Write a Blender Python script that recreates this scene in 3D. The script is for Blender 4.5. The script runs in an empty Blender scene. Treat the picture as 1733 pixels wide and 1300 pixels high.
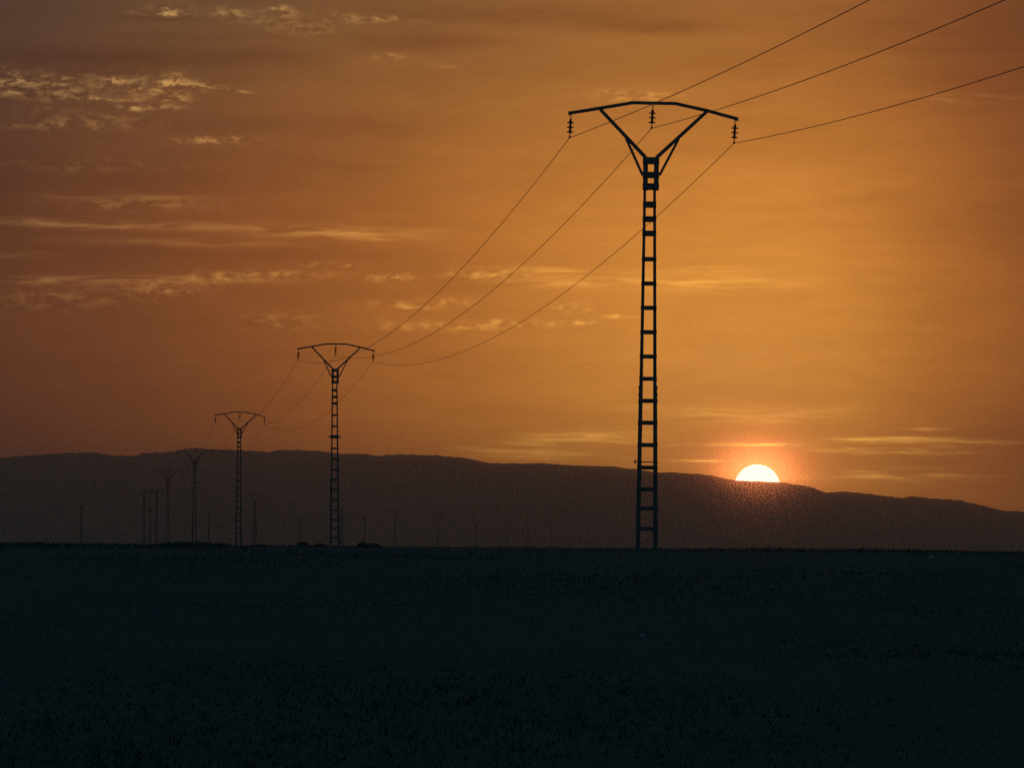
import bpy, math, random
import numpy as np
from mathutils import Vector, Matrix, noise as mnoise

R = math.radians
SC = bpy.context.scene
COL = SC.collection
random.seed(7)
RNG = np.random.default_rng(11)

# ------------------------------------------------------------------ camera
PW, PH, FPX = 1733.0, 1300.0, 8070.0          # photograph size and focal length in its pixels
EYE = 1.6
PITCH = math.atan((926.5 - 650.0) / FPX)
ROLL = R(0.55)
_f = Vector((0, math.cos(PITCH), math.sin(PITCH)))
_u = Vector((0, -math.sin(PITCH), math.cos(PITCH)))
_r = Vector((1, 0, 0))
UP = _u * math.cos(ROLL) - _r * math.sin(ROLL)
RT = _r * math.cos(ROLL) + _u * math.sin(ROLL)
cam = bpy.data.cameras.new('camera')
cam.sensor_width = 36.0
cam.lens = 36.0 * FPX / PW
cam.clip_start, cam.clip_end = 0.5, 60000
camo = bpy.data.objects.new('camera', cam)
m = Matrix((RT, UP, -_f)).transposed().to_4x4()
m.translation = (0, 0, EYE)
camo.matrix_world = m
COL.objects.link(camo)
SC.camera = camo


def ray(px, py):
    return (_f + RT * ((px - PW / 2) / FPX) - UP * ((py - PH / 2) / FPX)).normalized()


def at(px, py, depth):
    d = ray(px, py)
    return Vector((0, 0, EYE)) + d * (depth / d.y)


def azel(px, py):
    d = ray(px, py)
    return math.degrees(math.atan2(d.x, d.y)), math.degrees(math.asin(d.z))


# ------------------------------------------------------------------ view
SC.view_settings.view_transform = 'Standard'
SC.view_settings.look = 'None'
SC.view_settings.exposure = 0.0
SC.view_settings.gamma = 1.0
SC.view_settings.use_curve_mapping = False
SC.cycles.volume_bounces = 0
SC.cycles.max_bounces = 4
SC.cycles.use_light_tree = False
SC.cycles.sample_clamp_direct = 2.5
SC.cycles.use_denoising = False               # keep the grain

SUN_AZ, SUN_EL = azel(1281.5, 825)


def lin(r, g, b):
    f = lambda c: (c / 255 / 12.92) if c / 255 <= 0.04045 else ((c / 255 + 0.055) / 1.055) ** 2.4
    return (f(r), f(g), f(b), 1.0)


# ------------------------------------------------------------------ sky
world = bpy.data.worlds.new('World')
SC.world = world
world.use_nodes = True
NT = world.node_tree
NT.nodes.clear()


class G:
    """tiny helper that strings shader nodes together"""
    def __init__(s, nt):
        s.nt = nt

    def put(s, sock, v):
        if isinstance(v, bpy.types.NodeSocket):
            s.nt.links.new(v, sock)
        else:
            sock.default_value = v

    def math(s, op, a, b=None, c=None, clamp=False):
        n = s.nt.nodes.new('ShaderNodeMath')
        n.operation, n.use_clamp = op, clamp
        for i, v in enumerate((a, b, c)):
            if v is not None:
                s.put(n.inputs[i], v)
        return n.outputs[0]

    def vec(s, op, a, b=None, c=None):
        n = s.nt.nodes.new('ShaderNodeVectorMath')
        n.operation = op
        for i, v in enumerate((a, b, c)):
            if v is not None:
                s.put(n.inputs[i], v)
        return n.outputs['Value'] if op in ('DOT_PRODUCT', 'LENGTH', 'DISTANCE') else n.outputs[0]

    def xyz(s, x, y, z=0.0):
        n = s.nt.nodes.new('ShaderNodeCombineXYZ')
        for i, v in enumerate((x, y, z)):
            s.put(n.inputs[i], v)
        return n.outputs[0]

    def sep(s, v):
        n = s.nt.nodes.new('ShaderNodeSeparateXYZ')
        s.put(n.inputs[0], v)
        return n.outputs

    def noise(s, v, scale, detail=4.0, rough=0.55, dist=0.0, colour=False):
        n = s.nt.nodes.new('ShaderNodeTexNoise')
        s.put(n.inputs['Vector'], v)
        n.inputs['Scale'].default_value = scale
        n.inputs['Detail'].default_value = detail
        n.inputs['Roughness'].default_value = rough
        n.inputs['Distortion'].default_value = dist
        return n.outputs['Color' if colour else 'Fac']

    def ramp(s, fac, stops, mode='LINEAR'):
        n = s.nt.nodes.new('ShaderNodeValToRGB')
        n.color_ramp.interpolation = mode
        e = n.color_ramp.elements
        while len(e) < len(stops):
            e.new(0.5)
        for k, (p, c) in zip(e, stops):
            k.position = p
        for k, (p, c) in zip(e, stops):
            k.color = c
        s.put(n.inputs[0], fac)
        return n.outputs[0]

    def smooth(s, v, a, b):
        n = s.nt.nodes.new('ShaderNodeMapRange')
        n.interpolation_type = 'SMOOTHSTEP'
        s.put(n.inputs[0], v)
        n.inputs[1].default_value, n.inputs[2].default_value = a, b
        return n.outputs[0]

    def mix(s, fac, a, b, mode='MIX'):
        n = s.nt.nodes.new('ShaderNodeMix')
        n.data_type, n.blend_type = 'RGBA', mode
        s.put(n.inputs[0], fac)
        s.put(n.inputs[6], a)
        s.put(n.inputs[7], b)
        return n.outputs[2]


g = G(NT)
tc = NT.nodes.new('ShaderNodeTexCoord')
DIR = tc.outputs['Generated']
sx, sy, sz = g.sep(DIR)
AZ = g.math('MULTIPLY', g.math('ARCTAN2', sx, sy), 180 / math.pi)
EL = g.math('MULTIPLY', g.math('ARCSINE', sz), 180 / math.pi)
P = g.xyz(AZ, EL)

# the sunset glow round the sun, dusk blue-green away from it
gaz, gel = azel(1255, 640)
DEG = 180 / math.pi / FPX                     # degrees per photograph pixel
dx = g.math('MULTIPLY', g.math('SUBTRACT', AZ, gaz), 1 / (770 * DEG))
dx = g.math('MULTIPLY', dx, g.math('MULTIPLY_ADD', g.smooth(AZ, gaz - .5, gaz + 2.5), 0.50, 1.0))
dy = g.math('MULTIPLY', g.math('SUBTRACT', EL, gel), 1 / (640 * DEG))
rr = g.math('SQRT', g.math('ADD', g.math('MULTIPLY', dx, dx), g.math('MULTIPLY', dy, dy)))
warp = g.noise(g.vec('MULTIPLY', P, (0.16, 0.55, 1)), 1.0, 3.0, 0.5)
rr = g.math('ADD', rr, g.math('MULTIPLY', g.math('SUBTRACT', warp, 0.5), 0.35))
RS = 18.0
base = g.ramp(g.math('DIVIDE', rr, RS), [
    (0.0, lin(240, 160, 70)), (0.30 / RS, lin(233, 152, 62)), (0.65 / RS, lin(194, 118, 49)),
    (1.0 / RS, lin(152, 87, 41)), (1.35 / RS, lin(119, 67, 38)), (1.8 / RS, lin(82, 47, 36)),
    (2.6 / RS, lin(62, 43, 40)), (4.0 / RS, lin(54, 50, 52)), (7.0 / RS, lin(46, 60, 68)),
    (12.0 / RS, lin(40, 75, 90)), (1.0, lin(42, 82, 98))])
hi = g.smooth(EL, azel(866, 420)[1], azel(866, -60)[1])
lo_az = g.smooth(AZ, azel(1900, 300)[0], azel(100, 300)[0])
base = g.mix(g.math('MULTIPLY', hi, g.math('MULTIPLY_ADD', lo_az, 0.85, 0.10)), base,
             (0.97, 1.50, 1.60, 1), 'MULTIPLY')

# clouds: streaky noise inside soft envelopes, each at its bearing and height in the sky
wob = g.noise(g.vec('MULTIPLY', P, (0.6, 1.6, 1)), 1.3, 3.0, 0.55, colour=True)
PD = g.vec('ADD', P, g.vec('MULTIPLY', g.vec('SUBTRACT', wob, (0.5, 0.5, 0.5)), (0.5, 0.15, 0)))


def envelope(items, pv):
    acc = None
    for px, py, wx, wy, k in items:
        a, e = azel(px, py)
        q = g.vec('MULTIPLY', g.vec('SUBTRACT', pv, (a, e, 0)), (1 / (wx * DEG), 1 / (wy * DEG), 0))
        v = g.math('POWER', math.exp(-1), g.vec('DOT_PRODUCT', q, q))
        acc = g.math('MULTIPLY_ADD', v, k, 0.0 if acc is None else acc)
    return acc


PUFF = [(18, 133, 26, 13, 1.5), (45, 142, 30, 8, 1.0), (88, 134, 20, 12, 1.2), (118, 140, 16, 9, 1.0), (20, 157, 34, 4, 1.1),
        (115, 156, 34, 5, 1.1), (200, 138, 70, 16, .7), (195, 133, 20, 8, .7), (295, 138, 34, 14, 1.5), (340, 147, 30, 7, 1.4),
        (385, 150, 26, 5, .9), (262, 152, 44, 9, .7), (170, 168, 28, 5, 1.0), (225, 170, 45, 4.5, 1.1), (298, 169, 24, 8, 1.25),
        (262, 185, 40, 5, 1.15), (225, 184, 20, 4, .9), (80, 165, 90, 7, .5), (160, 200, 80, 7, .4), (60, 186, 50, 6, .35),
        (425, 152, 14, 3, .6), (70, 212, 120, 6, .3),
        (296, 14, 24, 9, 1.5), (285, 21, 44, 4, .8), (385, 22, 30, 8, .9), (475, 18, 28, 9, 1.0), (450, 36, 60, 10, .4),
        (520, 50, 60, 9, .45), (645, 32, 45, 5, .95), (575, 28, 30, 8, .5), (668, 93, 22, 5, .9),
        (760, 107, 25, 6, .35), (1070, 160, 60, 9, 1.0), (365, 236, 60, 6, 1.05), (130, 212, 120, 10, .3),
        (150, 280, 130, 10, .25), (680, 519, 45, 7, .9), (760, 510, 34, 6, .9), (970, 524, 24, 7, .95),
        (1050, 538, 22, 4, .8), (900, 549, 50, 5, .5), (985, 550, 30, 4, .7), (740, 552, 90, 9, .7),
        (830, 544, 20, 8, .6), (480, 545, 60, 16, .4), (240, 345, 110, 9, .45), (100, 505, 120, 20, .35),
        (290, 490, 70, 12, .8), (380, 470, 85, 8, .8), (500, 466, 55, 6, .7), (655, 470, 45, 7, .95),
        (830, 463, 55, 8, .95), (560, 450, 60, 5, .5)]
STREAK = [(60, 374, 120, 6, .55), (260, 382, 190, 7, .6), (560, 392, 130, 9, .95), (650, 402, 60, 5, .6),
          (280, 410, 180, 7, .4), (240, 336, 110, 7, .55), (110, 474, 150, 6, .8), (330, 474, 130, 5, .75),
          (20, 430, 50, 5, .4), (1000, 478, 150, 10, .55), (1230, 478, 110, 10, .5), (1200, 456, 90, 5, .4),
          (930, 458, 100, 6, .5), (985, 740, 110, 10, 1.0), (870, 764, 110, 9, .55), (1060, 725, 60, 5, .4),
          (1275, 753, 85, 2.6, 2.3), (1205, 779.5, 48, 2.2, 2.1), (1520, 745, 105, 5, 1.2), (1490, 764, 100, 5, 1.2),
          (1680, 748, 90, 4, .5), (1575, 726, 28, 3, .5), (1480, 806, 50, 3, .6), (1480, 811, 100, 5, .5),
          (1590, 804, 60, 4, .35), (1220, 705, 90, 14, .25), (1100, 690, 80, 10, .3), (1330, 700, 130, 16, .25),
          (1610, 166, 90, 8, .35), (1500, 810, 160, 8, .3), (880, 774, 60, 4, .5)]
FINE = [(1450, 743, 40, 2.4, 1.5), (1545, 741, 55, 2.2, 1.5), (1500, 749.5, 55, 2.2, 1.3), (1580, 755, 40, 2.4, 1.0), (1440, 763.5, 45, 2.4, 1.5),
        (1525, 767, 60, 2.2, 1.4), (1605, 765, 30, 2, 1.0), (1655, 747, 50, 2.4, 1.1), (1715, 751, 30, 2.4, .8), (1468, 799, 35, 2.4, 1.1),
        (1475, 809, 60, 2.6, 1.1), (1590, 804, 40, 2.4, .9), (1330, 811, 60, 2.4, .7), (955, 734, 60, 2.6, 1.0), (1015, 738, 60, 2.6, 1.1),
        (960, 745, 80, 3, 1.0), (1035, 748, 50, 2.6, 1.0), (900, 752, 70, 3, .8), (900, 764, 60, 3, .7), (960, 769, 40, 2.6, .6),
        (875, 775, 50, 2.6, .7), (1195, 699, 50, 7, .45), (1250, 709, 55, 6, .5), (1300, 712, 50, 5, .35), (1350, 695, 80, 9, .25),
        (1575, 726, 22, 2.2, .9), (1270, 753, 75, 2, 1.0), (1205, 779.5, 40, 1.8, 1.0), (1540, 793, 90, 2.6, .5), (1660, 803, 50, 2.4, .4)]
DARK = [(180, 100, 190, 24, .8), (420, 95, 160, 18, .5), (870, 25, 230, 16, .7), (1120, 46, 130, 12, .75), (740, 70, 130, 15, .8),
        (1260, 110, 190, 30, .35), (1450, 60, 130, 30, .35), (60, 152, 60, 9, .6), (1620, 150, 200, 50, .3),
        (620, 210, 260, 26, .35), (300, 62, 120, 6, .35), (290, 30, 60, 6, .5), (350, 430, 300, 16, .25),
        (200, 300, 260, 30, .25), (1680, 50, 170, 90, .55), (1740, 330, 160, 260, .15)]
n_puff = g.noise(g.vec('MULTIPLY', PD, (1.0, 2.0, 1)), 5.0, 8.0, 0.62, 0.0)
n_str = g.noise(g.vec('MULTIPLY', PD, (0.40, 4.6, 1)), 3.0, 7.0, 0.62, 0.15)
n_soft = g.noise(g.vec('MULTIPLY', P, (0.22, 1.7, 1)), 1.5, 5.0, 0.55, 0.4)
PD2 = g.vec('ADD', P, g.vec('MULTIPLY', g.vec('SUBTRACT', wob, (0.5, 0.5, 0.5)), (0.9, 0.07, 0)))
m_puff = g.math('MULTIPLY', envelope(PUFF, PD), g.smooth(n_puff, 0.42, 0.66))
m_str = g.math('MULTIPLY', envelope(STREAK, PD2), g.smooth(n_str, 0.36, 0.66))
m_drk = g.math('MULTIPLY', envelope(DARK, PD), g.smooth(n_soft, 0.18, 0.52))
m_lit = g.math('ADD', g.math('MULTIPLY', m_puff, 1.3), g.math('MULTIPLY', m_str, 1.15))
m_lit = g.math('ADD', m_lit, g.math('MULTIPLY', envelope(FINE, PD2), g.math('MULTIPLY_ADD', g.smooth(n_str, 0.25, 0.60), 0.5, 0.12)))
n_mid = g.noise(g.vec('MULTIPLY', PD, (0.55, 2.6, 1)), 2.4, 6.0, 0.6)
band = g.math('MULTIPLY_ADD', n_soft, 0.36, g.math('MULTIPLY_ADD', n_mid, 0.28, 0.69))
sky = g.mix(1.0, base, g.xyz(band, band, band), 'MULTIPLY')
sky = g.mix(g.math('MULTIPLY', m_drk, 0.85, clamp=True), sky, (0.58, 0.46, 0.55, 1), 'MULTIPLY')
lit_col = g.mix(1.0, g.vec('MULTIPLY', sky, (0.50, 0.75, 0.80)), (0.165, 0.092, 0.020, 1), 'ADD')
sky = g.mix(1.0, sky, g.vec('MULTIPLY', lit_col, g.xyz(m_lit, m_lit, m_lit)), 'ADD')

# aureole: bright sky right round the sun
sd = azel(1281.5, 825)
q = g.vec('SUBTRACT', P, (sd[0], sd[1], 0))
d2 = g.vec('DOT_PRODUCT', q, q)
for width, amp in ((0.315, (0.95, 0.52, 0.14)), (0.75, (0.02, 0.012, 0.003))):
    v = g.math('POWER', math.exp(-1), g.math('DIVIDE', d2, width ** 2))
    sky = g.mix(1.0, sky, g.vec('MULTIPLY', g.xyz(v, v, v), amp), 'ADD')

# a little physical dusk sky under it all
nish = NT.nodes.new('ShaderNodeTexSky')
nish.sky_type = 'NISHITA'
nish.sun_disc = False
nish.sun_elevation = R(SUN_EL)
nish.sun_rotation = R(SUN_AZ)
nish.dust_density = 2.0
sky = g.mix(1.0, sky, g.vec('MULTIPLY', nish.outputs[0], (0.002, 0.002, 0.002)), 'ADD')
bg = NT.nodes.new('ShaderNodeBackground')
NT.links.new(sky, bg.inputs[0])
bg.inputs[1].default_value = 1.06
wo = NT.nodes.new('ShaderNodeOutputWorld')
NT.links.new(bg.outputs[0], wo.inputs[0])

# ------------------------------------------------------------------ sun lamp: a low sun softened by haze
sl = bpy.data.lights.new('sun_light', 'SUN')
sl.energy = 0.018
sl.angle = R(0.53)
sl.color = (1.0, 0.28, 0.09)
so = bpy.data.objects.new('sun_light', sl)
so.rotation_euler = Vector((-math.sin(R(SUN_AZ)) * math.cos(R(SUN_EL)), -math.cos(R(SUN_AZ)) * math.cos(R(SUN_EL)),
                            -math.sin(R(SUN_EL)))).to_track_quat('-Z', 'Y').to_euler()
COL.objects.link(so)


# ------------------------------------------------------------------ materials
def material(name, c1, c2, scale=5.0, rough=0.7, bump=0.0, metallic=0.0, bump_scale=None, stretch=(1, 1, 1)):
    mt = bpy.data.materials.new(name)
    mt.use_nodes = True
    nt = mt.node_tree
    h = G(nt)
    bs = nt.nodes['Principled BSDF']
    t = nt.nodes.new('ShaderNodeTexCoord')
    v = h.vec('MULTIPLY', t.outputs['Object'], stretch)
    n = h.noise(v, scale, 6.0, 0.6)
    c = h.ramp(n, [(0.35, (*c1, 1)), (0.65, (*c2, 1))])
    nt.links.new(c, bs.inputs['Base Color'])
    bs.inputs['Roughness'].default_value = rough
    bs.inputs['Metallic'].default_value = metallic
    bs.inputs['Specular IOR Level'].default_value = 0.2
    if bump:
        b = nt.nodes.new('ShaderNodeBump')
        b.inputs['Strength'].default_value = bump
        b.inputs['Distance'].default_value = 0.05
        nt.links.new(h.noise(v, bump_scale or scale * 4, 6.0, 0.65), b.inputs['Height'])
        nt.links.new(b.outputs[0], bs.inputs['Normal'])
    return mt


STEEL = material('weathered steel', (0.045, 0.043, 0.042), (0.085, 0.078, 0.072), 4.0, 0.7, 0.15)
GLASS = material('insulator glaze', (0.030, 0.026, 0.022), (0.050, 0.040, 0.032), 9.0, 0.35)
WIRE = material('oxidised aluminium', (0.05, 0.046, 0.042), (0.075, 0.068, 0.06), 2.0, 0.6)
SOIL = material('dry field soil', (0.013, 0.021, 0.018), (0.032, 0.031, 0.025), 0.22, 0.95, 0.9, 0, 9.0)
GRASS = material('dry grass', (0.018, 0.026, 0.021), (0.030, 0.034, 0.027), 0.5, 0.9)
LEAF = material('shrub leaves', (0.030, 0.046, 0.026), (0.048, 0.060, 0.032), 3.0, 0.85)
TWIG = material('shrub stems', (0.045, 0.036, 0.028), (0.070, 0.055, 0.042), 9.0, 0.9)
ROCK = material('pale limestone', (0.20, 0.18, 0.16), (0.32, 0.29, 0.25), 14.0, 0.9, 0.5)
HILL = material('scrub hillside', (0.040, 0.044, 0.034), (0.075, 0.066, 0.050), 0.008, 0.95, 0.0)


# ------------------------------------------------------------------ mesh helpers
class MB:
    def __init__(s):
        s.v, s.f = [], []

    def add(s, vs, fs):
        o = len(s.v)
        s.v += [tuple(p) for p in vs]
        s.f += [tuple(i + o for i in f) for f in fs]

    def box(s, lo, hi):
        x0, y0, z0 = lo
        x1, y1, z1 = hi
        s.add([(x0, y0, z0), (x1, y0, z0), (x1, y1, z0), (x0, y1, z0), (x0, y0, z1), (x1, y0, z1), (x1, y1, z1), (x0, y1, z1)],
              [(3, 2, 1, 0), (4, 5, 6, 7), (0, 1, 5, 4), (1, 2, 6, 5), (2, 3, 7, 6), (3, 0, 4, 7)])

    def prism(s, p, q, poly_p, poly_q=None):
        """closed bar: the outline poly (x, y offsets) at p joined to the one at q"""
        poly_q = poly_q or poly_p
        n = len(poly_p)
        vs = [(p[0] + a, p[1] + b, p[2]) for a, b in poly_p] + [(q[0] + a, q[1] + b, q[2]) for a, b in poly_q]
        s.add(vs, [tuple(reversed(range(n))), tuple(range(n, 2 * n))] +
              [(i, (i + 1) % n, n + (i + 1) % n, n + i) for i in range(n)])

    def bar(s, p, q, w, d):
        """rectangular bar, w in the face plane, d along the line"""
        p, q = Vector(p), Vector(q)
        t = (q - p).normalized()
        a = t.cross(Vector((0, 1, 0)))
        a = a.normalized() if a.length > 1e-6 else Vector((1, 0, 0))
        b = t.cross(a).normalized()
        a, b = a * w / 2, b * d / 2
        vs = [p - a - b, p + a - b, p + a + b, p - a + b, q - a - b, q + a - b, q + a + b, q - a + b]
        s.add(vs, [(3, 2, 1, 0), (4, 5, 6, 7), (0, 1, 5, 4), (1, 2, 6, 5), (2, 3, 7, 6), (3, 0, 4, 7)])

    def path(s, pts, w, d):
        """one bent bar through pts lying in the x-z plane"""
        pts = [Vector(p) for p in pts]
        vs, n = [], len(pts)
        for i, p in enumerate(pts):
            t = (pts[min(i + 1, n - 1)] - pts[max(i - 1, 0)]).normalized()
            nrm = Vector((-t.z, 0, t.x)) * w / 2
            b = Vector((0, d / 2, 0))
            vs += [p - nrm - b, p + nrm - b, p + nrm + b, p - nrm + b]
        fs = [(0, 1, 2, 3), tuple(4 * (n - 1) + k for k in (3, 2, 1, 0))]
        for i in range(n - 1):
            for k in range(4):
                fs.append((4 * i + k, 4 * i + 4 + k, 4 * i + 4 + (k + 1) % 4, 4 * i + (k + 1) % 4))
        s.add(vs, fs)

    def lathe(s, prof, n=14, o=(0, 0, 0)):
        vs, m_ = [], len(prof)
        for r_, z in prof:
            for k in range(n):
                a = 2 * math.pi * k / n
                vs.append((o[0] + r_ * math.cos(a), o[1] + r_ * math.sin(a), o[2] + z))
        fs = [(i * n + k, i * n + (k + 1) % n, (i + 1) * n + (k + 1) % n, (i + 1) * n + k) for i in range(m_ - 1) for k in range(n)]
        fs += [tuple(reversed(range(n))), tuple((m_ - 1) * n + k for k in range(n))]
        s.add(vs, fs)

    def ring(s, c, R_, r_, n=12, k=6):
        vs, fs = [], []
        for i in range(n):
            a = 2 * math.pi * i / n
            for j in range(k):
                b = 2 * math.pi * j / k
                q = R_ + r_ * math.cos(b)
                vs.append((c[0] + q * math.cos(a), c[1] + r_ * math.sin(b), c[2] + q * math.sin(a)))
        for i in range(n):
            for j in range(k):
                fs.append((i * k + j, ((i + 1) % n) * k + j, ((i + 1) % n) * k + (j + 1) % k, i * k + (j + 1) % k))
        s.add(vs, fs)

    def tube(s, pts, r_, n=6):
        pts = [Vector(p) for p in pts]
        vs, fs = [], []
        for i, p in enumerate(pts):
            t = (pts[min(i + 1, len(pts) - 1)] - pts[max(i - 1, 0)]).normalized()
            a = t.cross(Vector((0.03, 0.02, 1))).normalized()
            if a.length < .5:
                a = Vector((1, 0, 0))
            b = t.cross(a)
            for k in range(n):
                w = 2 * math.pi * k / n
                vs.append(p + (a * math.cos(w) + b * math.sin(w)) * (r_[i] if isinstance(r_, (list, tuple)) else r_))
        for i in range(len(pts) - 1):
            fs += [(i * n + k, i * n + (k + 1) % n, (i + 1) * n + (k + 1) % n, (i + 1) * n + k) for k in range(n)]
        fs += [tuple(reversed(range(n))), tuple((len(pts) - 1) * n + k for k in range(n))]
        s.add(vs, fs)

    def mesh(s, name, mat, smooth=False):
        me = bpy.data.meshes.new(name)
        me.from_pydata(s.v, [], s.f)
        me.materials.append(mat)
        if smooth:
            me.polygons.foreach_set('use_smooth', [True] * len(me.polygons))
        me.update()
        return me

    def build(s, name, mat, parent=None, smooth=False):
        return link(name, s.mesh(name, mat, smooth), parent)


def link(name, me, parent=None, loc=None):
    o = bpy.data.objects.new(name, me)
    COL.objects.link(o)
    if parent is not None:
        o.parent = parent
    if loc is not None:
        o.location = loc
    return o


def tag(o, label=None, cat=None, group=None, kind=None):
    for k, v in (('label', label), ('category', cat), ('group', group), ('kind', kind)):
        if v:
            o[k] = v
    return o


def thing(name, loc, label, cat, group=None, rotz=0.0):
    o = bpy.data.objects.new(name, None)
    o.empty_display_size = 0.2
    COL.objects.link(o)
    o.location = loc
    o.rotation_euler = (0, 0, rotz)
    return tag(o, label, cat, group)


def copy_tree(o, parent=None):
    c = o.copy()
    COL.objects.link(c)
    if parent is not None:
        c.parent = parent
    for ch in list(o.children):
        copy_tree(ch, c)
    return c


# ------------------------------------------------------------------ ground
def sstep(a, b, v):
    t = np.clip((np.asarray(v, float) - a) / (b - a), 0, 1)
    return t * t * (3 - 2 * t)


def wave(x, y):
    return (0.030 * np.sin(0.31 * x + 0.17 * y + 1.0) + 0.022 * np.sin(-0.23 * x + 0.41 * y) +
            0.014 * np.sin(0.9 * x + 0.55 * y + 2.0) + 0.010 * np.sin(1.7 * x - 1.1 * y + .4))


def ground_z(x, y):
    """the field rises gently to a low crest about 112 m ahead and lies flat beyond it"""
    x, y = np.asarray(x, float), np.asarray(y, float)
    r_ = np.hypot(x, y)
    ahead = sstep(-0.2, 0.75, y / np.maximum(r_, 1e-3))
    crest = 1.565 + 0.030 * np.tanh(x / 9.0)
    rise = crest * sstep(-30, 112, r_) ** 1.15 - sstep(112, 190, r_) * 0.05
    fine = wave(x, y) * (1 - 0.62 * sstep(50, 105, r_)) * (1 - sstep(300, 900, r_))
    return (rise + fine) * ahead + (1 - ahead) * (0.25 + fine)


def build_ground():
    rings = np.concatenate([np.linspace(0.0, 24, 13), np.linspace(26, 130, 105), np.linspace(135, 300, 25),
                            np.geomspace(330, 6000, 26)])
    az_f = np.concatenate([np.linspace(-180, -14, 50, endpoint=False), np.linspace(-14, 14, 140, endpoint=False),
                           np.linspace(14, 180, 50, endpoint=False)])
    n = len(az_f)
    rr_, aa = np.meshgrid(rings, np.radians(az_f), indexing='ij')
    X, Y = rr_ * np.sin(aa), rr_ * np.cos(aa)
    Z = ground_z(X, Y)
    V = np.stack([X, Y, Z], -1).reshape(-1, 3)
    F = []
    for i in range(len(rings) - 1):
        for k in range(n):
            a, b = i * n + k, i * n + (k + 1) % n
            F.append((a, a + n, b + n, b) if i else (a, a + n, b + n))
    me = bpy.data.meshes.new('ground')
    me.from_pydata(V.tolist(), [], F)
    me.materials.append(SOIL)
    me.polygons.foreach_set('use_smooth', [True] * len(me.polygons))
    return tag(link('ground', me), 'dark flat field running to a low even crest', kind='structure')


build_ground()

# ------------------------------------------------------------------ far hills
RIDGE = [(-2600, 850), (-2000, 812), (-1400, 790), (-900, 800), (-500, 786), (-200, 779), (0, 775), (60, 770), (110, 767), (160, 766), (190, 771), (220, 772),
         (233, 771), (240, 767), (280, 765), (300, 763), (325, 760), (360, 761), (400, 761.5), (440, 764.5), (458, 765), (470, 762),
         (490, 762), (540, 763), (562, 767), (600, 768.5), (625, 769), (638, 772), (652, 771), (672, 769), (740, 771),
         (790, 776), (828, 784), (870, 784.5), (920, 784.5), (975, 788), (1040, 790), (1080, 795), (1115, 800), (1140, 800),
         (1180, 802.5), (1215, 807), (1245, 813.5), (1280, 815), (1320, 816.5), (1350, 821), (1377, 826), (1383, 829.5), (1400, 834),
         (1412, 832.5), (1430, 832.5), (1460, 835), (1500, 840), (1525, 843.5), (1540, 841.5), (1558, 840.5), (1575, 844), (1600, 845),
         (1625, 847), (1660, 855), (1695, 864), (1733, 867), (1850, 876), (2000, 886), (2200, 893), (2500, 903), (3200, 918), (4200, 930)]


def build_hill():
    rid = np.array(RIDGE, float)
    px = np.unique(np.concatenate([np.linspace(-2600, 0, 120), np.arange(0, 1734, 3.0), np.linspace(1733, 4200, 120)]))
    py = np.interp(px, rid[:, 0], rid[:, 1])
    py += np.interp(px, np.arange(-2600, 4210, 7.0), RNG.normal(0, .45, len(np.arange(-2600, 4210, 7.0))))
    pts, D_R = [], 4600.0
    prof = [(0.70, -0.03), (0.74, .06), (0.78, .16), (0.82, .30), (0.86, .47), (0.90, .65), (0.94, .82), (0.97, .93), (0.985, .975), (1.0, 1.0),
            (1.02, .985), (1.06, .80), (1.11, .45), (1.16, .1), (1.19, -0.05)]
    for i, (a, b) in enumerate(zip(px, py)):
        d = ray(a, b)
        h = math.hypot(d.x, d.y)
        dist = D_R + 160 * math.sin(a * 0.0031 + .6)
        H = EYE + d.z / h * dist
        row = []
        for f, k in prof:
            r_ = dist * f
            x, y = d.x / h * r_, d.y / h * r_
            z = 1.2 + (H - 1.2) * k
            if 0 < k < 0.99:
                z += (mnoise.fractal(Vector((x / 210, y / 210, 0)), 1.0, 2.0, 5) * 0.06 -
                      abs(mnoise.noise(Vector((x / 120, y / 500, 3)))) * 0.08) * (H - 1.2) * min(1, 3 * k, 6 * (1 - k))
            row.append((x, y, z))
        pts.append(row)
    n = len(prof)
    V = [p for row in pts for p in row]
    F = [(i * n + j, (i + 1) * n + j, (i + 1) * n + j + 1, i * n + j + 1) for i in range(len(pts) - 1) for j in range(n - 1)]
    me = bpy.data.meshes.new('hills')
    me.from_pydata(V, [], F)
    me.materials.append(HILL)
    me.polygons.foreach_set('use_smooth', [True] * len(me.polygons))
    tag(link('hills', me), 'long dark ridge of hills along the horizon', kind='structure')


build_hill()

# ------------------------------------------------------------------ the sun behind the ridge
sun_c = at(1281.5, 825, 22000.0)
sb = MB()
rad = 22000.0 * math.tan(R(0.274))
nu, nv = 64, 32
vs = [(0, 0, rad)]
for j in range(1, nv):
    t = math.pi * j / nv
    vs += [(rad * math.sin(t) * math.cos(2 * math.pi * k / nu), rad * math.sin(t) * math.sin(2 * math.pi * k / nu), rad * math.cos(t)) for k in range(nu)]
vs.append((0, 0, -rad))
fs = [(0, 1 + k, 1 + (k + 1) % nu) for k in range(nu)]
for j in range(nv - 2):
    fs += [(1 + j * nu + k, 1 + (j + 1) * nu + k, 1 + (j + 1) * nu + (k + 1) % nu, 1 + j * nu + (k + 1) % nu) for k in range(nu)]
fs += [(len(vs) - 1, 1 + (nv - 2) * nu + (k + 1) % nu, 1 + (nv - 2) * nu + k) for k in range(nu)]
sb.add(vs, fs)
sm = bpy.data.materials.new('sun surface')
sm.use_nodes = True
sm.node_tree.nodes.clear()
e_ = sm.node_tree.nodes.new('ShaderNodeEmission')
e_.inputs[0].default_value = (1.0, 0.92, 0.82, 1)
e_.inputs[1].default_value = 1.7
o_ = sm.node_tree.nodes.new('ShaderNodeOutputMaterial')
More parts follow.
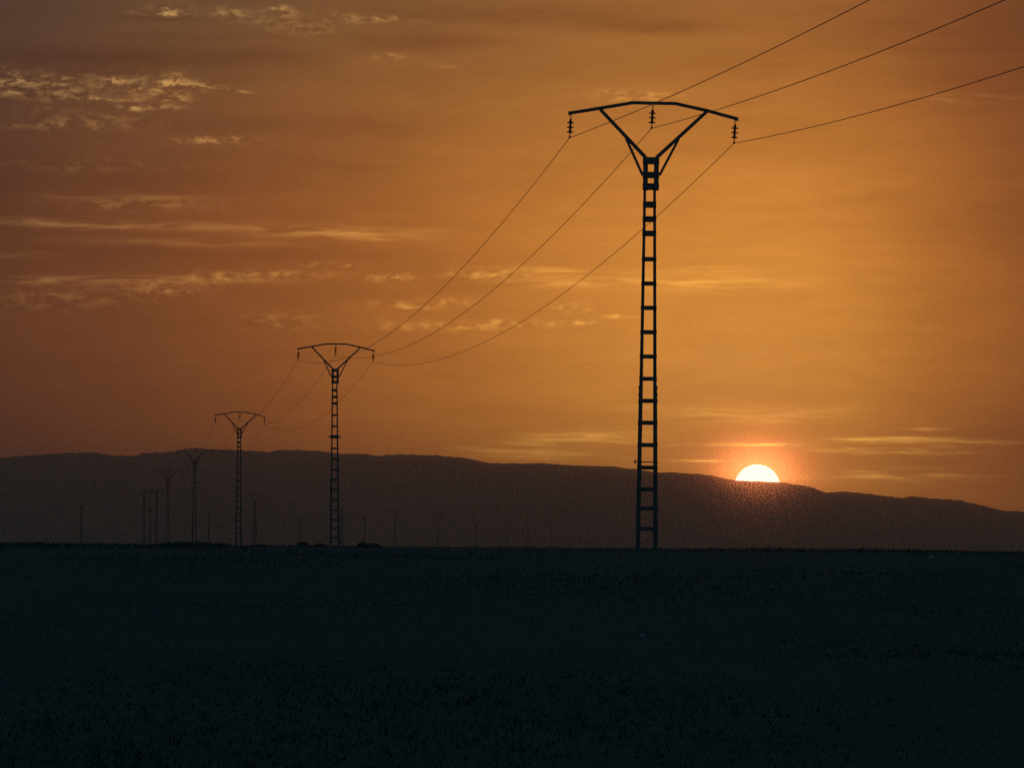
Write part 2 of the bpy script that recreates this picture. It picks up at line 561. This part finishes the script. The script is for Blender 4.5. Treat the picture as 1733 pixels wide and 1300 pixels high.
gas = sm.node_tree.nodes.new('ShaderNodeAddShader')           # a glowing ball of gas: it shines and lets light through
tr = sm.node_tree.nodes.new('ShaderNodeBsdfTransparent')
sm.node_tree.links.new(e_.outputs[0], gas.inputs[0])
sm.node_tree.links.new(tr.outputs[0], gas.inputs[1])
sm.node_tree.links.new(gas.outputs[0], o_.inputs[0])
sm.cycles.emission_sampling = 'NONE'
so2 = sb.build('sun', sm, None, True)
so2.location = sun_c
tag(so2, 'white setting sun half sunk behind the ridge', 'sun', kind='structure')

# ------------------------------------------------------------------ pylons
D1 = 120.0
BASE = at(1094.3, 926.5, D1)
BASE.z = float(ground_z(BASE.x, BASE.y)) - 0.04


def loc1(px, py, y=0.0):
    """photograph pixel -> the first pylon's own x, z (its face plane)"""
    p = at(px, py, D1)
    return Vector((p.x - BASE.x, y, p.z - BASE.z))


def zz(py):
    return loc1(1098, py).z


SPLICE, HEADLO, HEADHI = zz(672), zz(320.5), zz(266)


def half(z):                                    # outer half width of the mast
    return 0.268 - 0.0122 * z


def angle_poly(sx, sy, w, t):                   # L section, its corner outwards at the origin
    p = [(0, 0), (-w * sx, 0), (-w * sx, -t * sy), (-t * sx, -t * sy), (-t * sx, -w * sy), (0, -w * sy)]
    return p if sx * sy > 0 else p[::-1]


def leg_mb(sx, sy):
    b = MB()
    for z0, z1, w0, w1, grow in ((0.0, SPLICE + 0.28, 0.110, 0.098, 0.010), (SPLICE - 0.05, HEADLO + .05, 0.088, 0.068, 0.0)):
        a0, a1 = half(z0) + grow, half(z1) + grow
        b.prism((a0 * sx, a0 * sy, z0), (a1 * sx, a1 * sy, z1), angle_poly(sx, sy, w0, .009), angle_poly(sx, sy, w1, .008))
    return b


def batten_levels():
    L = [(895.6, .095), (861, .095), (828.6, .095), (791.7, .095), (753.5, .095), (715.8, .095), (678.6, .095), (641.2, .09), (603.5, .09),
         (562.3, .092), (521, .092), (479.7, .092), (438.5, .095), (394.9, .125), (370.6, .13), (346, .14)]
    return [(zz(y), h) for y, h in L]


def batten_plates():
    """(mesh builder) of every batten plate, face by face, level by level"""
    out = []
    for z, h in batten_levels():
        a = half(z) + (0.010 if z < SPLICE + .28 else 0.0)
        i = a - 0.004
        for s in (-1, 1):
            b = MB()
            b.box((-i, min(s * a, s * (a + .007)), z - h / 2), (i, max(s * a, s * (a + .007)), z + h / 2))
            out.append(b)
            b = MB()
            b.box((min(s * a, s * (a + .007)), -i, z - h / 2), (max(s * a, s * (a + .007)), i, z + h / 2))
            out.append(b)
    return out


HW = 0.198                                      # half width of the head frame
HEAD_X = loc1(1101.6, 293).x


def head_mbs():
    posts, plates = [], []
    z0, z1 = HEADLO - .01, HEADHI
    for sx in (-1, 1):
        for sy in (-1, 1):
            b = MB()
            c = (HEAD_X + HW * sx, HW * sy)
            b.prism((c[0], c[1], z0), (c[0], c[1], z1), angle_poly(sx, sy, .122, .010))
            posts.append(b)
    for z, h in ((zz(271.5), .155), (zz(295.8), .135), (zz(320.5) + .075, .145)):
        for s in (-1, 1):
            b = MB()
            b.box((HEAD_X - HW, min(s * HW, s * (HW + .008)), z - h / 2), (HEAD_X + HW, max(s * HW, s * (HW + .008)), z + h / 2))
            plates.append(b)
            b = MB()
            b.box((HEAD_X + min(s * HW, s * (HW + .008)), -HW + .004, z - h / 2), (HEAD_X + max(s * HW, s * (HW + .008)), HW - .004, z + h / 2))
            plates.append(b)
    return posts, plates


ARM = [(962.5, 190.8), (990, 186.6), (1016, 182.3), (1071, 173.2), (1143, 174.8), (1196, 186.8), (1225, 194.8), (1248.5, 201.2)]
HANG = [(966.3, 193.2), (1105.0, 177.5), (1244.3, 203.0)]
HANG_LEN = 0.585
SWING = R(2.6)


def crossarm_mb():
    b = MB()
    b.path([loc1(*p) for p in ARM], 0.078, 0.09)
    for p in (ARM[0], ARM[-1]):                 # end plates
        c = loc1(*p)
        b.box((c.x - .012, -.055, c.z - .048), (c.x + .012, .055, c.z + .048))
    return b


def strut_mbs():
    out = []
    for a, c in (((1016, 184.5), (1093, 266.5)), ((1195.5, 189), (1111, 266.5))):
        b = MB()
        for s in (-1, 1):
            top, foot = loc1(*a, y=s * .048), loc1(*c, y=s * .13)
            b.bar(top, foot, .078, .05)
        out.append(b)
    return out


def brace_mbs():
    out = []
    for a, c in (((1059, 232.5), (1087.5, 296)), ((1149, 234), (1116.3, 296))):
        b = MB()
        for s in (-1, 1):
            b.bar(loc1(*a, y=s * .10), loc1(*c, y=s * .15), .056, .04)
        out.append(b)
    return out


def insulator_meshes():
    rod = MB()
    rod.ring((0, 0, -0.032), 0.026, 0.008)
    rod.lathe([(.007, -.058), (.007, -.10)], 8)
    rod.lathe([(.012, -.10), (.030, -.125), (.036, -.165), (.030, -.178), (.030, -.46), (.020, -.475)], 14)
    rod.lathe([(.009, -.475), (.009, -.515)], 8)
    rod.ring((0, 0, -0.532), 0.022, 0.007)
    disc = MB()
    disc.lathe([(.034, .020), (.058, .016), (.086, .004), (.090, -.006), (.084, -.014), (.060, -.006), (.055, -.016), (.036, -.010), (.032, -.022)], 18)
    clamp = MB()
    clamp.lathe([(.006, .026), (.026, .018), (.036, .0), (.026, -.020), (.006, -.026)], 10)
    clamp.box((-.016, -.10, -.018), (.016, .10, .012))
    return rod.mesh('insulator', GLASS, True), disc.mesh('insulator_disc', GLASS, True), clamp.mesh('clamp', STEEL)


INS = insulator_meshes()


def hang_insulator(root, p):
    ins = link('insulator', INS[0], root, loc1(*p))
    ins.rotation_euler = (0, SWING, 0)
    for k in range(3):
        link('insulator_disc', INS[1], ins, (0, 0, -.200 - .118 * k))
    link('clamp', INS[2], ins, (0, 0, -HANG_LEN + .012))
    return ins


LEGS = [leg_mb(sx, sy).mesh('leg', STEEL) for sx in (-1, 1) for sy in (-1, 1)]
BATTENS = batten_plates()
BATTEN_ME = [b.mesh('batten', STEEL) for b in BATTENS]
POSTS, PLATES = head_mbs()
POST_ME = [b.mesh('head_post', STEEL) for b in POSTS]
PLATE_ME = [b.mesh('head_plate', STEEL) for b in PLATES]
ARM_ME = crossarm_mb().mesh('crossarm', STEEL)
STRUT_ME = [b.mesh('strut', STEEL) for b in strut_mbs()]
BRACE_ME = [b.mesh('knee_brace', STEEL) for b in brace_mbs()]
_all = MB()
for b in BATTENS + PLATES:
    _all.add(b.v, b.f)
LATTICE_ME = _all.mesh('lattice', STEEL)


def pylon(name, loc, label, group, fine, rotz):
    t = thing(name, loc, label, 'pylon', group, rotz)
    for me in LEGS:
        link('leg', me, t)
    if fine:
        for me in BATTEN_ME:
            link('batten', me, t)
        for me in PLATE_ME:
            link('head_plate', me, t)
    else:
        tag(link('lattice', LATTICE_ME, t), kind='stuff')
    for me in POST_ME:
        link('head_post', me, t)
    link('crossarm', ARM_ME, t)
    for me in STRUT_ME:
        link('strut', me, t)
    for me in BRACE_ME:
        link('knee_brace', me, t)
    for p in HANG:
        hang_insulator(t, p)
    return t


GRP = 'lattice pylons of the near power line'
near = pylon('power_pylon', BASE, 'tallest black lattice pylon, standing nearest, just left of the setting sun', GRP, True, R(-1.2))
bk = MB()                                       # thin bracket bar low on the nearest mast
zb = zz(782.5)
ab = half(zb) + .03
bk.bar((-ab - .07, -ab, zb + .005), (ab, -ab, zb - .005), .028, .03)
bk.bar((-ab - .045, -ab - .02, zb - .05), (-ab - .045, -ab - .02, zb + .05), .03, .03)
bk.build('bracket_bar', STEEL, near)
sp = MB()                                       # splice plates where the two mast sections overlap
for s in (-1, 1):
    for z in (SPLICE - .12, SPLICE + .05, SPLICE + .22):
        a = half(z) + .012
        sp.box((s * a - .012, -a - .012, z - .035), (s * a + .012, -a + .004, z + .035))
tag(sp.build('splice_bolts', STEEL, near), kind='stuff')


def ground_at(px, dist):
    p = at(px, 926.5, dist)
    p.z = float(ground_z(p.x, p.y)) - 0.03
    return p


def base_for(px, top_py, dist):
    """base so that the copy's top reaches the height seen at that distance"""
    p = at(px, 926.5, dist)
    return Vector((p.x, p.y, float(ground_z(p.x, p.y)) - 0.03))


second = pylon('power_pylon', base_for(566.3, 580, 264.0), 'second tallest lattice pylon, with a spiked collar halfway up its mast', GRP, True, R(2.0))
zc = 6.10 + .07
cb = MB()
a = half(zc)
for s in (-1, 1):
    cb.box((-a - .03, s * (a + .02) - .015, zc - .09), (a + .03, s * (a + .02) + .015, zc + .09))
    cb.box((s * (a + .02) - .015, -a - .0, zc - .09), (s * (a + .02) + .015, a + .0, zc + .09))
for k in range(9):
    x = -0.32 + .08 * k
    for s in (-1, 1):
        cb.bar((x * .7, s * (a + .03), zc), (x * 1.1, s * (a + .17), zc + (-.05 if k % 2 else .03)), .018, .018)
        cb.bar((s * (a + .03), x * .7, zc), (s * (a + .19), x * 1.1, zc + (-.05 if k % 2 else .03)), .018, .018)
cb.build('climbing_guard', STEEL, second)

second.rotation_euler.y = R(-.6)               # leans a touch less than the nearest one
third = pylon('power_pylon', base_for(403.5, 696, 402.5), 'third lattice pylon, its crossarm just above the ridge line', GRP, False, R(1.4))
third.rotation_euler.y = R(-.3)
pylons = [near, second, third]
for px, top, dist, lab in ((328.5, 758, 556.0, 'hazy lattice pylon whose crossarm touches the ridge line'),
                           (283.5, 793, 712.0, 'hazy lattice pylon with its crossarm below the ridge, right of the twin pole gantry')):
    c = copy_tree(third)
    c['label'] = lab
    c.location = base_for(px, top, dist)
    pylons.append(c)

# twin pole gantry where the line ends
GD = 872.0
gb = ground_at(253.5, GD)
gt = thing('pole_gantry', gb, 'faint gantry of two tall poles under one long beam, left of the hazy pylons', 'gantry')
gz = at(253, 833.5, GD).z - gb.z
for s in (-1, 1):
    b = MB()
    x = s * 1.16
    for sx in (-1, 1):
        for sy in (-1, 1):
            b.prism((x + .25 * sx, .25 * sy, 0), (x + .18 * sx, .18 * sy, gz), angle_poly(sx, sy, .12, .02))
    for k in range(15):
        z = .5 + k * .62
        w = .25 - .07 * z / gz
        for sy in (-1, 1):
            b.box((x - w, sy * w - .01, z - .05), (x + w, sy * w + .01, z + .05))
            b.box((x + sy * w - .01, -w + .01, z - .05), (x + sy * w + .01, w - .01, z + .05))
    b.build('pole', STEEL, gt)
b = MB()
b.box((-2.5, -.09, gz), (2.5, .09, gz + .16))
b.build('beam', STEEL, gt)
G_HANG = [Vector((x, 0, gz)) for x in (-2.3, 0.0, 2.3)]
for p in G_HANG:
    ins = link('insulator', INS[0], gt, p)
    for k in range(3):
        link('insulator_disc', INS[1], ins, (0, 0, -.200 - .118 * k))
    link('clamp', INS[2], ins, (0, 0, -HANG_LEN + .012))


# ------------------------------------------------------------------ conductors, one continuous cable per phase
def clamp_pos(t, i):
    p = loc1(*HANG[i]) + Vector((-math.sin(SWING) * HANG_LEN, 0, -math.cos(SWING) * HANG_LEN))
    return Matrix.Translation(t.location) @ t.rotation_euler.to_matrix().to_4x4() @ p


END0 = [Vector((19.23, -21, 13.71)), Vector((17.53, -21, 10.97)), Vector((18.33, -21, 9.85))]
for i, lab in enumerate(('thin cable hung from the left insulators of the pylons', 'thin cable hung from the middle insulators of the pylons',
                         'thin cable hung from the right insulators, lowest at the right edge')):
    stops = [END0[i]] + [clamp_pos(t, i) for t in pylons] + [gb + G_HANG[i] + Vector((0, 0, -HANG_LEN))]
    pts = []
    for k in range(len(stops) - 1):
        p, q = Vector(stops[k]), Vector(stops[k + 1])
        sag = (1.6, 1.95, 1.8, 2.1, 2.1, 2.0)[k]
        n = 48
        for j in range(n + (k == len(stops) - 2)):
            t = j / n
            v = p.lerp(q, t)
            v.z -= 4 * sag * t * (1 - t)
            pts.append(v)
    b = MB()
    b.tube(pts, 0.0090, 5)
    tag(b.build('power_cable', WIRE, None, True), lab, 'cable', 'cables of the near power line')


# ------------------------------------------------------------------ the second, far line crossing the plain
def far_pylon_mesh():
    mast = MB()
    for sx in (-1, 1):
        for sy in (-1, 1):
            mast.prism((.42 * sx, .42 * sy, 0), (.25 * sx, .25 * sy, 9.8), angle_poly(sx, sy, .16, .03))
    for k in range(16):
        z = .45 + .6 * k
        w = .42 - .0173 * z
        for s in (-1, 1):
            mast.box((-w, s * w - .005, z - .10), (w, s * w + .005, z + .10))
            mast.box((s * w - .005, -w + .006, z - .06), (s * w + .005, w - .006, z + .06))
    arm = MB()
    arm.path([(-2.1, 0, 10.95), (-.5, 0, 11.18), (.5, 0, 11.18), (2.1, 0, 10.95)], .09, .09)
    br = []
    for s in (-1, 1):
        b = MB()
        b.bar((s * 1.3, 0, 11.03), (s * .12, 0, 9.8), .09, .09)
        br.append(b.mesh('strut', STEEL))
    return mast.mesh('mast', STEEL), arm.mesh('crossarm', STEEL), br


FM = far_pylon_mesh()
FAR = [(430.5, 838, 'faint pylon seen just right of the third pylon, with forked top'),
       (578, 848, 'faint pylon half hidden beside the mast of the second pylon'),
       (668, 862, 'faint far pylon standing right of the two crest shrubs, clearest of the far row'),
       (741, 868, 'faint far pylon next right of the clearest one in the far row'),
       (805, 878, 'faint far pylon below the dip where the ridge starts to fall'),
       (857, 881, 'tiny hazy pylon in the middle of the far row'),
       (893, 883, 'tiny hazy pylon fourth from the right end of the far row'),
       (933, 886, 'tiny hazy pylon third from the right end of the far row'),
       (963, 889, 'tiny hazy pylon second from the right end of the far row'),
       (996, 892, 'tiny hazy pylon at the right end of the far row, nearest the tallest pylon')]
proto = None
for px, top, lab in FAR:
    h = 926.5 + (px - 866) * 0.0052 - top
    dist = 11.25 * FPX / h
    if proto is None:
        t = thing('power_pylon', (0, 0, 0), lab, 'pylon', 'far row of small pylons')
        link('mast', FM[0], t)
        link('crossarm', FM[1], t)
        for me in FM[2]:
            link('strut', me, t)
        for x, z in ((-2.05, 10.93), (0, 11.14), (2.05, 10.93)):
            link('insulator', INS[0], t, (x, 0, z - .02))
        proto = t
    else:
        t = copy_tree(proto)
        t['label'] = lab
    t.location = ground_at(px, dist)
    t.rotation_euler.z = R(random.uniform(-6, 6))

# single poles scattered on the plain
pole_mb, parm_mb = MB(), MB()
pole_mb.lathe([(.19, 0), (.17, 3), (.15, 6), (.12, 8.6)], 10)
parm_mb.box((-.75, -.06, 8.1), (.75, .06, 8.24))
parm_mb.bar((-.5, .0, 8.1), (0, 0, 7.5), .05, .05)
parm_mb.bar((.5, .0, 8.1), (0, 0, 7.5), .05, .05)
pin_mb = MB()
pin_mb.lathe([(.02, 0), (.02, .1), (.07, .12), (.06, .17), (.075, .19), (.03, .26)], 8)
POLE = (pole_mb.mesh('pole', TWIG), parm_mb.mesh('crossarm', STEEL), pin_mb.mesh('insulator', GLASS, True))
proto = None
for px, top, lab in ((137, 859, 'lone faint pole, leftmost of all on the plain'),
                     (353, 869, 'short faint pole between the third pylon and the hazy pylon touching the ridge'),
                     (253.5, 861, 'small faint pole seen between the two legs of the gantry'),
                     (507, 877, 'short faint pole just left of the second pylon, above a shrub'),
                     (617, 877, 'short faint pole standing behind the pair of crest shrubs')):
    dist = 8.8 * FPX / (926.0 - top)
    if proto is None:
        t = thing('utility_pole', (0, 0, 0), lab, 'pole', 'single poles on the plain')
        link('pole', POLE[0], t)
        link('crossarm', POLE[1], t)
        for x in (-.65, 0, .65):
            link('insulator', POLE[2], t, (x, 0, 8.24 if x else 8.6))
        proto = t
    else:
        t = copy_tree(proto)
        t['label'] = lab
    t.location = ground_at(px, dist)
    t.rotation_euler.z = R(random.uniform(-20, 20))


# ------------------------------------------------------------------ shrubs along the crest
def shrub(px, dist, width, height, label, seed):
    rnd = random.Random(seed)
    p = at(px, 926.5, dist)
    p.z = float(ground_z(p.x, p.y))
    t = thing('low_shrub', p, label, 'shrub', 'shrubs on the crest of the field')
    st, fo = MB(), MB()
    tips = []
    for k in range(7):
        a = rnd.uniform(0, 2 * math.pi)
        q = Vector((math.cos(a) * width * rnd.uniform(.1, .42), math.sin(a) * width * rnd.uniform(.1, .42), height * rnd.uniform(.55, .95)))
        mid = q * .5 + Vector((rnd.uniform(-.02, .02), 0, height * .06))
        st.tube([(0, 0, -.02), mid, q], [.012, .008, .004], 5)
        tips += [q, mid, (q + mid) / 2]
    lumps = [(rnd.uniform(0, 6.283), rnd.uniform(.75, 1.15)) for _ in range(5)]
    for k in range(650):
        a, e = rnd.uniform(0, 6.283), math.asin(rnd.uniform(0, 1))
        f = rnd.uniform(.35, 1.0) ** .5 * (1 + .22 * sum(w * math.cos(n_ * a + o) for n_, (o, w) in enumerate(lumps, 1)) / 3)
        c = Vector((math.cos(a) * math.cos(e) * width * .55 * f, math.sin(a) * math.cos(e) * width * .55 * f, max(.005, math.sin(e) * height * f)))
        d = Vector((rnd.gauss(0, 1), rnd.gauss(0, 1), rnd.gauss(.4, .8))).normalized() * rnd.uniform(.018, .040)
        n = d.cross(Vector((rnd.gauss(0, 1), rnd.gauss(0, 1), rnd.gauss(0, 1)))).normalized() * .009
        fo.add([c, c + d * .5 + n, c + d, c + d * .5 - n], [(0, 1, 2, 3)])
    st.build('stem', TWIG, t)
    tag(fo.build('foliage', LEAF, t), kind='stuff')


for args in ((512, 117, 0.34, 0.148, 'round dark shrub on the crest left of the second pylon base', 1),
             (541, 119, 0.34, 0.082, 'flat low shrub touching the left side of the second pylon base', 2),
             (612, 117, 0.25, 0.123, 'small upright shrub, left one of the close pair right of the second pylon', 3),
             (630, 118, 0.46, 0.090, 'wide flat shrub, right one of the close pair right of the second pylon', 4),
             (440, 119, 0.52, 0.057, 'very low shrub right of the third pylon base', 5),
             (66, 118, 0.29, 0.074, 'tiny lone shrub near the left edge of the field', 6),
             (282, 119, 0.46, 0.090, 'shrub at the left end of the long thicket under the hazy pylons', 7),
             (304, 118, 0.52, 0.115, 'shrub in the thicket, between the fourth and fifth pylon bases', 8),
             (327, 118, 0.52, 0.115, 'thicket shrub directly under the pylon touching the ridge', 9),
             (349, 118, 0.52, 0.115, 'thicket shrub in front of the short pole', 10),
             (373, 119, 0.52, 0.090, 'shrub at the right end of the long thicket, left of the third pylon base', 11)):
    shrub(*args)


# ------------------------------------------------------------------ grass over the field: one mass
def build_grass():
    n = 40000
    d = 24 * (118 / 24) ** RNG.random(n)
    az = np.radians(RNG.uniform(-9.5, 9.5, n))
    x, y = d * np.sin(az) + RNG.uniform(-4, 4, n), d * np.cos(az)
    patch = np.sin(.35 * x + .11 * y) + np.sin(.21 * y - .4 * x + 1.3) + np.sin(.83 * x + .37 * y + 2.2) * .6
    keep = RNG.random(n) < np.clip(.6 + .18 * patch, .2, 1)
    x, y, d, patch = x[keep], y[keep], d[keep], patch[keep]
    z = ground_z(x, y)
    V, F = [], []
    for i in range(len(x)):
        h0 = (.034 + .018 * max(-1, patch[i])) * (1.2 - .003 * d[i])
        h0 = max(.014, h0 * (.55 + .75 * min(1, max(0, (d[i] - 88) / 14))))
        for k in range(3):
            a = random.uniform(0, 6.283)
            h = h0 * random.uniform(.6, 1.35)
            w = random.uniform(.003, .006) * (1 + d[i] / 60)
            bx, by = x[i] + random.gauss(0, .03), y[i] + random.gauss(0, .03)
            ln = h * random.uniform(.6, 1.7)
            lx, ly = math.cos(a) * ln, math.sin(a) * ln
            cx, cy = math.cos(a + 1.57) * w, math.sin(a + 1.57) * w
            o = len(V)
            V += [(bx - cx, by - cy, z[i] - .01), (bx + cx, by + cy, z[i] - .01), (bx + lx, by + ly, z[i] + h)]
            F.append((o, o + 1, o + 2))
    me = bpy.data.meshes.new('grass')
    me.from_pydata(V, [], F)
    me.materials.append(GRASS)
    tag(link('grass', me), 'short dark stubble and dry grass covering the field', 'grass', kind='stuff')


build_grass()


# ------------------------------------------------------------------ two pale stones in the field
def stone(px, py, dist, size, label, seed):
    rnd = random.Random(seed)
    p = at(px, py, dist)
    p.z = float(ground_z(p.x, p.y))
    b = MB()
    nu_, nv_ = 12, 7
    vs_ = []
    for j in range(nv_ + 1):
        t = math.pi * j / nv_
        for k in range(nu_):
            a = 2 * math.pi * k / nu_
            s = size * (1 + .25 * mnoise.noise(Vector((math.cos(a) * 1.3, math.sin(a) * 1.3, t + seed))))
            vs_.append((s * math.sin(t) * math.cos(a) * 1.2, s * math.sin(t) * math.sin(a), s * .7 * math.cos(t) + size * .45))
    fs_ = [(j * nu_ + k, (j + 1) * nu_ + k, (j + 1) * nu_ + (k + 1) % nu_, j * nu_ + (k + 1) % nu_) for j in range(nv_) for k in range(nu_)]
    b.add(vs_, fs_)
    o = b.build('stone', ROCK, None, True)
    o.location = p
    tag(o, label, 'stone')


def field_hit(px, py):
    for k in range(2000):
        dd = 20 + k * .1
        p = at(px, py, dd)
        if p.z <= float(ground_z(p.x, p.y)):
            return dd
    return 110.0


stone(1575.5, 946, field_hit(1575.5, 946), .05, 'pale stone near the crest at the right, below the far end of the ridge', 3)
stone(1088, 1080, field_hit(1088, 1080), .024, 'small pale stone in the dark field below the tallest pylon', 5)

# ------------------------------------------------------------------ haze
hb = MB()
hb.box((-6300, -6300, -3.0), (6300, 6300, 125.0))
hm = bpy.data.materials.new('dusk haze')
hm.use_nodes = True
hm.node_tree.nodes.clear()
ho = hm.node_tree.nodes.new('ShaderNodeOutputMaterial')
both = hm.node_tree.nodes.new('ShaderNodeAddShader')      # fine dust that spreads light widely, tight forward lobe added to imitate lens flare under the sun
for k, (col, dens, g_) in enumerate((((0.77, 0.64, 0.56, 1), 1.85e-4, 0.86), ((0.9, 0.85, 0.8, 1), 3.0e-5, 0.995))):
    pv = hm.node_tree.nodes.new('ShaderNodeVolumePrincipled')
    pv.inputs['Color'].default_value = col
    pv.inputs['Density'].default_value = dens
    pv.inputs['Anisotropy'].default_value = g_
    hm.node_tree.links.new(pv.outputs[0], both.inputs[k])
hm.node_tree.links.new(both.outputs[0], ho.inputs['Volume'])
tag(hb.build('haze', hm), 'thin dusk haze over the plain', kind='stuff')
